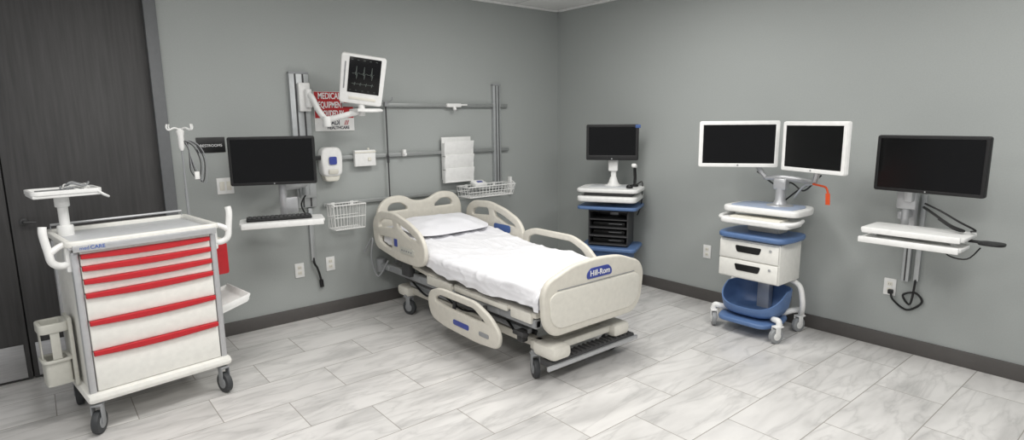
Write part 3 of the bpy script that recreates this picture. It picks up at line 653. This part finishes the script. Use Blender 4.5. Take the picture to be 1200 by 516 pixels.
part('base_plate', PL([rp([(-.17,-.235),(.17,-.235),(.22,-.09),(.18,.12),(-.18,.12),(-.22,-.09)],.05)], .035, .012, M=MI, at=(0,0,.105)), blue_d, c2, label='blue base plate')
part('drawer_cabinet', BX((.0,-.0,.56),(.47,.32,.295),.010), cartw, c2)
for z in (.63,.49):
    d = part('drawer', BX((0,-.165,z),(.456,.02,.132),.005), cartw, c2)
    part('drawer_pull', PL([rp([(-.085,-.022),(.085,-.022),(.10,.024),(-.10,.024)],.012)], .008, .002, at=(0,-.175,z+.012)), black, d)
    mb = MB(); mb.cyl((.17,-.174,z+.03),(.17,-.18,z+.03),.01); part('key_lock', mb, silver, d)
part('storage_shelf', PL([rp([(-.24,-.19),(.24,-.19),(.265,-.05),(.25,.16),(-.25,.16),(-.265,-.05)],.06)], .04, .014, M=MI, at=(.01,0,.74)), blue_d, c2, label='blue shelf above the drawers')
part('column_head', BX((.02,.06,.80),(.26,.16,.10),.03), offw, c2)
wt = part('worktop', PL([rp([(-.27,-.17),(.27,-.17),(.28,.05),(.22,.19),(-.22,.19),(-.28,.05)],.05)], .045, .014, M=MI, at=(.045,.02,.935)), white, c2)
part('worktop_inlay', PL([rp([(-.23,-.15),(.23,-.15),(.24,.05),(.19,.16),(-.19,.16),(-.24,.05)],.04)], .006, .002, M=MI, at=(.045,.015,.959)), bluesurf, wt)
mb = MB(); mb.plate([rrect(.50,.24,.05)], .04, .012, M=MI, at=(.04,-.10,.855)); mb.tube([(-.22,.0,.875),(-.245,-.11,.875),(-.20,-.205,.868),(.04,-.22,.863),(.28,-.205,.868),(.325,-.11,.875),(.30,.0,.875)],.014,seg=10,smooth=5); ktr = part('keyboard_tray', mb, white, c2)
part('keyboard', BX((.04,-.13,.880),(.38,.13,.014),.004), offw, ktr)
mb = MB(); mb.lathe([(.10,0),(.09,.012),(.05,.02),(.035,.05),(.035,.14)],(.10,.06,.954)); mb.box((.10,.06,1.12),(.10,.07,.09),.02); mb.tube([(-.02,.06,1.16),(.1,.07,1.165),(.24,.05,1.16),(.36,.0,1.155)],.02,seg=10,smooth=4); mb.tube([(-.02,.06,1.16),(-.08,.05,1.24),(-.10,.0,1.38)],.02,smooth=4); mb.tube([(.36,.0,1.155),(.40,-.06,1.24),(.42,-.09,1.38)],.02,smooth=4); part('monitor_yoke', mb, silver, c2)
p1 = Vector((-.60,-2.16,1.41)); p2 = Vector((-.29,-2.61,1.41)); mid = (p1+p2)/2; yw = math.atan2(p2.y-p1.y, p2.x-p1.x)
monitor(c2,.545,.33,white,L2(mid),yw+PI/2,bz=.022,label='left white-framed monitor',logo=greyp)
p1 = Vector((-.40,-2.71,1.405)); p2 = Vector((-.59,-3.20,1.405)); mid = (p1+p2)/2; yw = math.atan2(p2.y-p1.y, p2.x-p1.x)
monitor(c2,.52,.33,white,L2(mid),yw+PI/2,bz=.022,label='right white-framed monitor turned inward',logo=greyp)
part('side_rod', TB([(.18,.1,1.02),(.28,.02,1.12),(.36,-.02,1.145)],.007,smooth=5), silver, c2)
part('side_rod', TB([(.36,-.02,1.145),(.42,-.04,1.14),(.46,-.05,1.13),(.48,-.06,1.09)],.007,smooth=5), orange, c2, label='orange red rod')
part('warning_tag', BX((.48,-.06,1.055),(.03,.006,.08),.003,(R(8),0,0)), orange, c2, label='orange tag')
part('signal_cable', TB([(-.1,.08,1.2),(.05,.10,1.10),(.15,.10,1.13),(.25,.08,1.08),(.33,.05,1.14)],.006,smooth=5), black, c2)
part('signal_cable', TB([(.12,.1,1.0),(.22,.1,1.09),(.30,.1,1.14),(.38,.05,1.2)],.006,smooth=5), black, c2)
part('power_cord', TB([(-.1,.14,.7),(-.24,.18,.55),(-.29,.19,.42),(-.22,.2,.30),(-.05,.18,.25)],.008,smooth=5), black, c2)
outlet(atB(829,295),'B',lab='white wall outlet left of the dual-monitor cart drawers')
# ------------------------------------------------------------------ right wall station
yc = atB(1071,300).y
t = thing('mounting_track','silver wall track behind the keyboard tray of the rightmost monitor','wall track',(0,yc,.50),-PI/2,group='silver wall tracks')
part('track_body', BX((-.03,-.02,.38),(.045,.04,.76),.004), alu, t)
part('track_slot', BX((-.03,-.0405,.38),(.009,.003,.75)), dgrey, t)
part('cable_cover', BX((.03,-.012,.30),(.03,.024,.58),.003), alu, t)
O3 = Vector((-.04,yc,1.0))
w3 = thing('wall_workstation','wall-mounted computer with black monitor and white keyboard tray at the right wall','computer workstation',O3,-PI/2,group='wall-mounted computers')
def L3(p): return M2 @ (Vector(p)-O3)
mb = MB(); mb.box((-.03,-.03,.0),(.08,.05,.24),.008); mb.box((-.035,-.10,-.03),(.05,.14,.05),.01); mb.cyl((-.01,-.18,-.12),(-.01,-.18,.18),.022,b=.004); mb.box((0,-.2,.10),(.11,.05,.16),.012); mb.box((0.02,-.24,.20),(.05,.06,.26),.012); mb.box((0.05,-.27,.26),(.16,.03,.03),.006); mb.box((-.035,-.1,.12),(.03,.16,.03),.006); part('support_arm', mb, silver, w3)
p1 = Vector((-.36,-3.285,1.315)); p2 = Vector((-.43,-3.87,1.315)); mid = (p1+p2)/2; yw = math.atan2(p2.y-p1.y, p2.x-p1.x)
monitor(w3,.575,.335,black,L3(mid),yw+PI/2,bz=.014,logo=silver)
tc = L3((-.43,-3.56,.915))
mb = MB(); mb.plate([rrect(.52,.28,.03)], .022, .006, M=MI, at=(0,0,0)); mb.box((0,-.145,-.0),(.50,.02,.036),.006); kt = part('keyboard_tray', mb, white, w3, tc)
mb = MB(); mb.plate([rrect(.51,.22,.03)], .022, .006, M=MI, at=(0,-.07,-.055)); mb.box((0,-.18,-.055),(.51,.018,.036),.006); mb.box((-.2,-.03,-.03),(.02,.1,.05),.003); mb.box((.2,-.03,-.03),(.02,.1,.05),.003); st = part('sliding_tray', mb, white, kt)
part('mount_box', BX((-.02,.10,-.06),(.16,.08,.08),.012), silver, kt)
mb = MB(); mb.box((.29,.02,-.02),(.08,.04,.012),.004); mb.plate([rrect(.115,.10,.045)], .014, .004, M=MI, at=(.36,-.0,-.02)); part('mouse_tray', mb, black, kt)
for q, rr in (([(.0,.08,.14),(.06,.02,.12),(.16,.0,.06),(.22,.03,.03),(.16,.08,.03),(.08,.08,.08)],.008),([(.0,.1,.16),(.1,.04,.13),(.2,.02,.08),(.27,.04,.04),(.24,.1,.02)],.006),([(.12,.05,-.06),(.16,.02,-.12),(.25,.03,-.13),(.30,.06,-.06)],.004)):
    part('signal_cable', TB(q, rr, smooth=5), black, kt)
outlet(atB(1043,336),'B',lab='white wall outlet below the rightmost monitor, beside looped black cables')
a = atB(1045,341); b_ = atB(1065,348)
mb = MB(); X = -.012
mb.tube([(X,a.y,a.z),(X-.02,a.y-.02,a.z-.05),(X,b_.y,b_.z-.09),(X,b_.y-.08,b_.z-.02),(X-.01,b_.y-.04,b_.z+.04),(X-.01,b_.y+.03,b_.z+.01),(X-.02,b_.y-.02,b_.z-.04),(-.02,yc-.03,.52)],.007,smooth=6)
mb.box((-.025,a.y,a.z),(.03,.03,.03),.006)
single('power_cable', mb, black, 'looped black power cable plugged in below the rightmost monitor', 'cable', (0,a.y,a.z))
# ------------------------------------------------------------------ lights
def area(loc, sx, sy, e, col=(1,.985,.96)):
    l = bpy.data.lights.new('troffer','AREA'); l.shape = 'RECTANGLE'; l.size = sx; l.size_y = sy; l.energy = e; l.color = col
    o = bpy.data.objects.new('ceiling_lamp', l); COL.objects.link(o); o.location = loc; return o
for x, y, e in ((-1.7,-2.0,37),(-4.0,-2.2,32),(-1.7,-4.3,37),(-4.0,-4.5,34),(-5.6,-3.4,14)):
    area((x,y,H-.02),1.2,.6,e)
w = bpy.data.worlds.new('world'); bpy.context.scene.world = w; w.use_nodes = True
w.node_tree.nodes['Background'].inputs[0].default_value = (.84,.85,.87,1); w.node_tree.nodes['Background'].inputs[1].default_value = .52
bpy.context.scene.view_settings.view_transform = 'Standard'
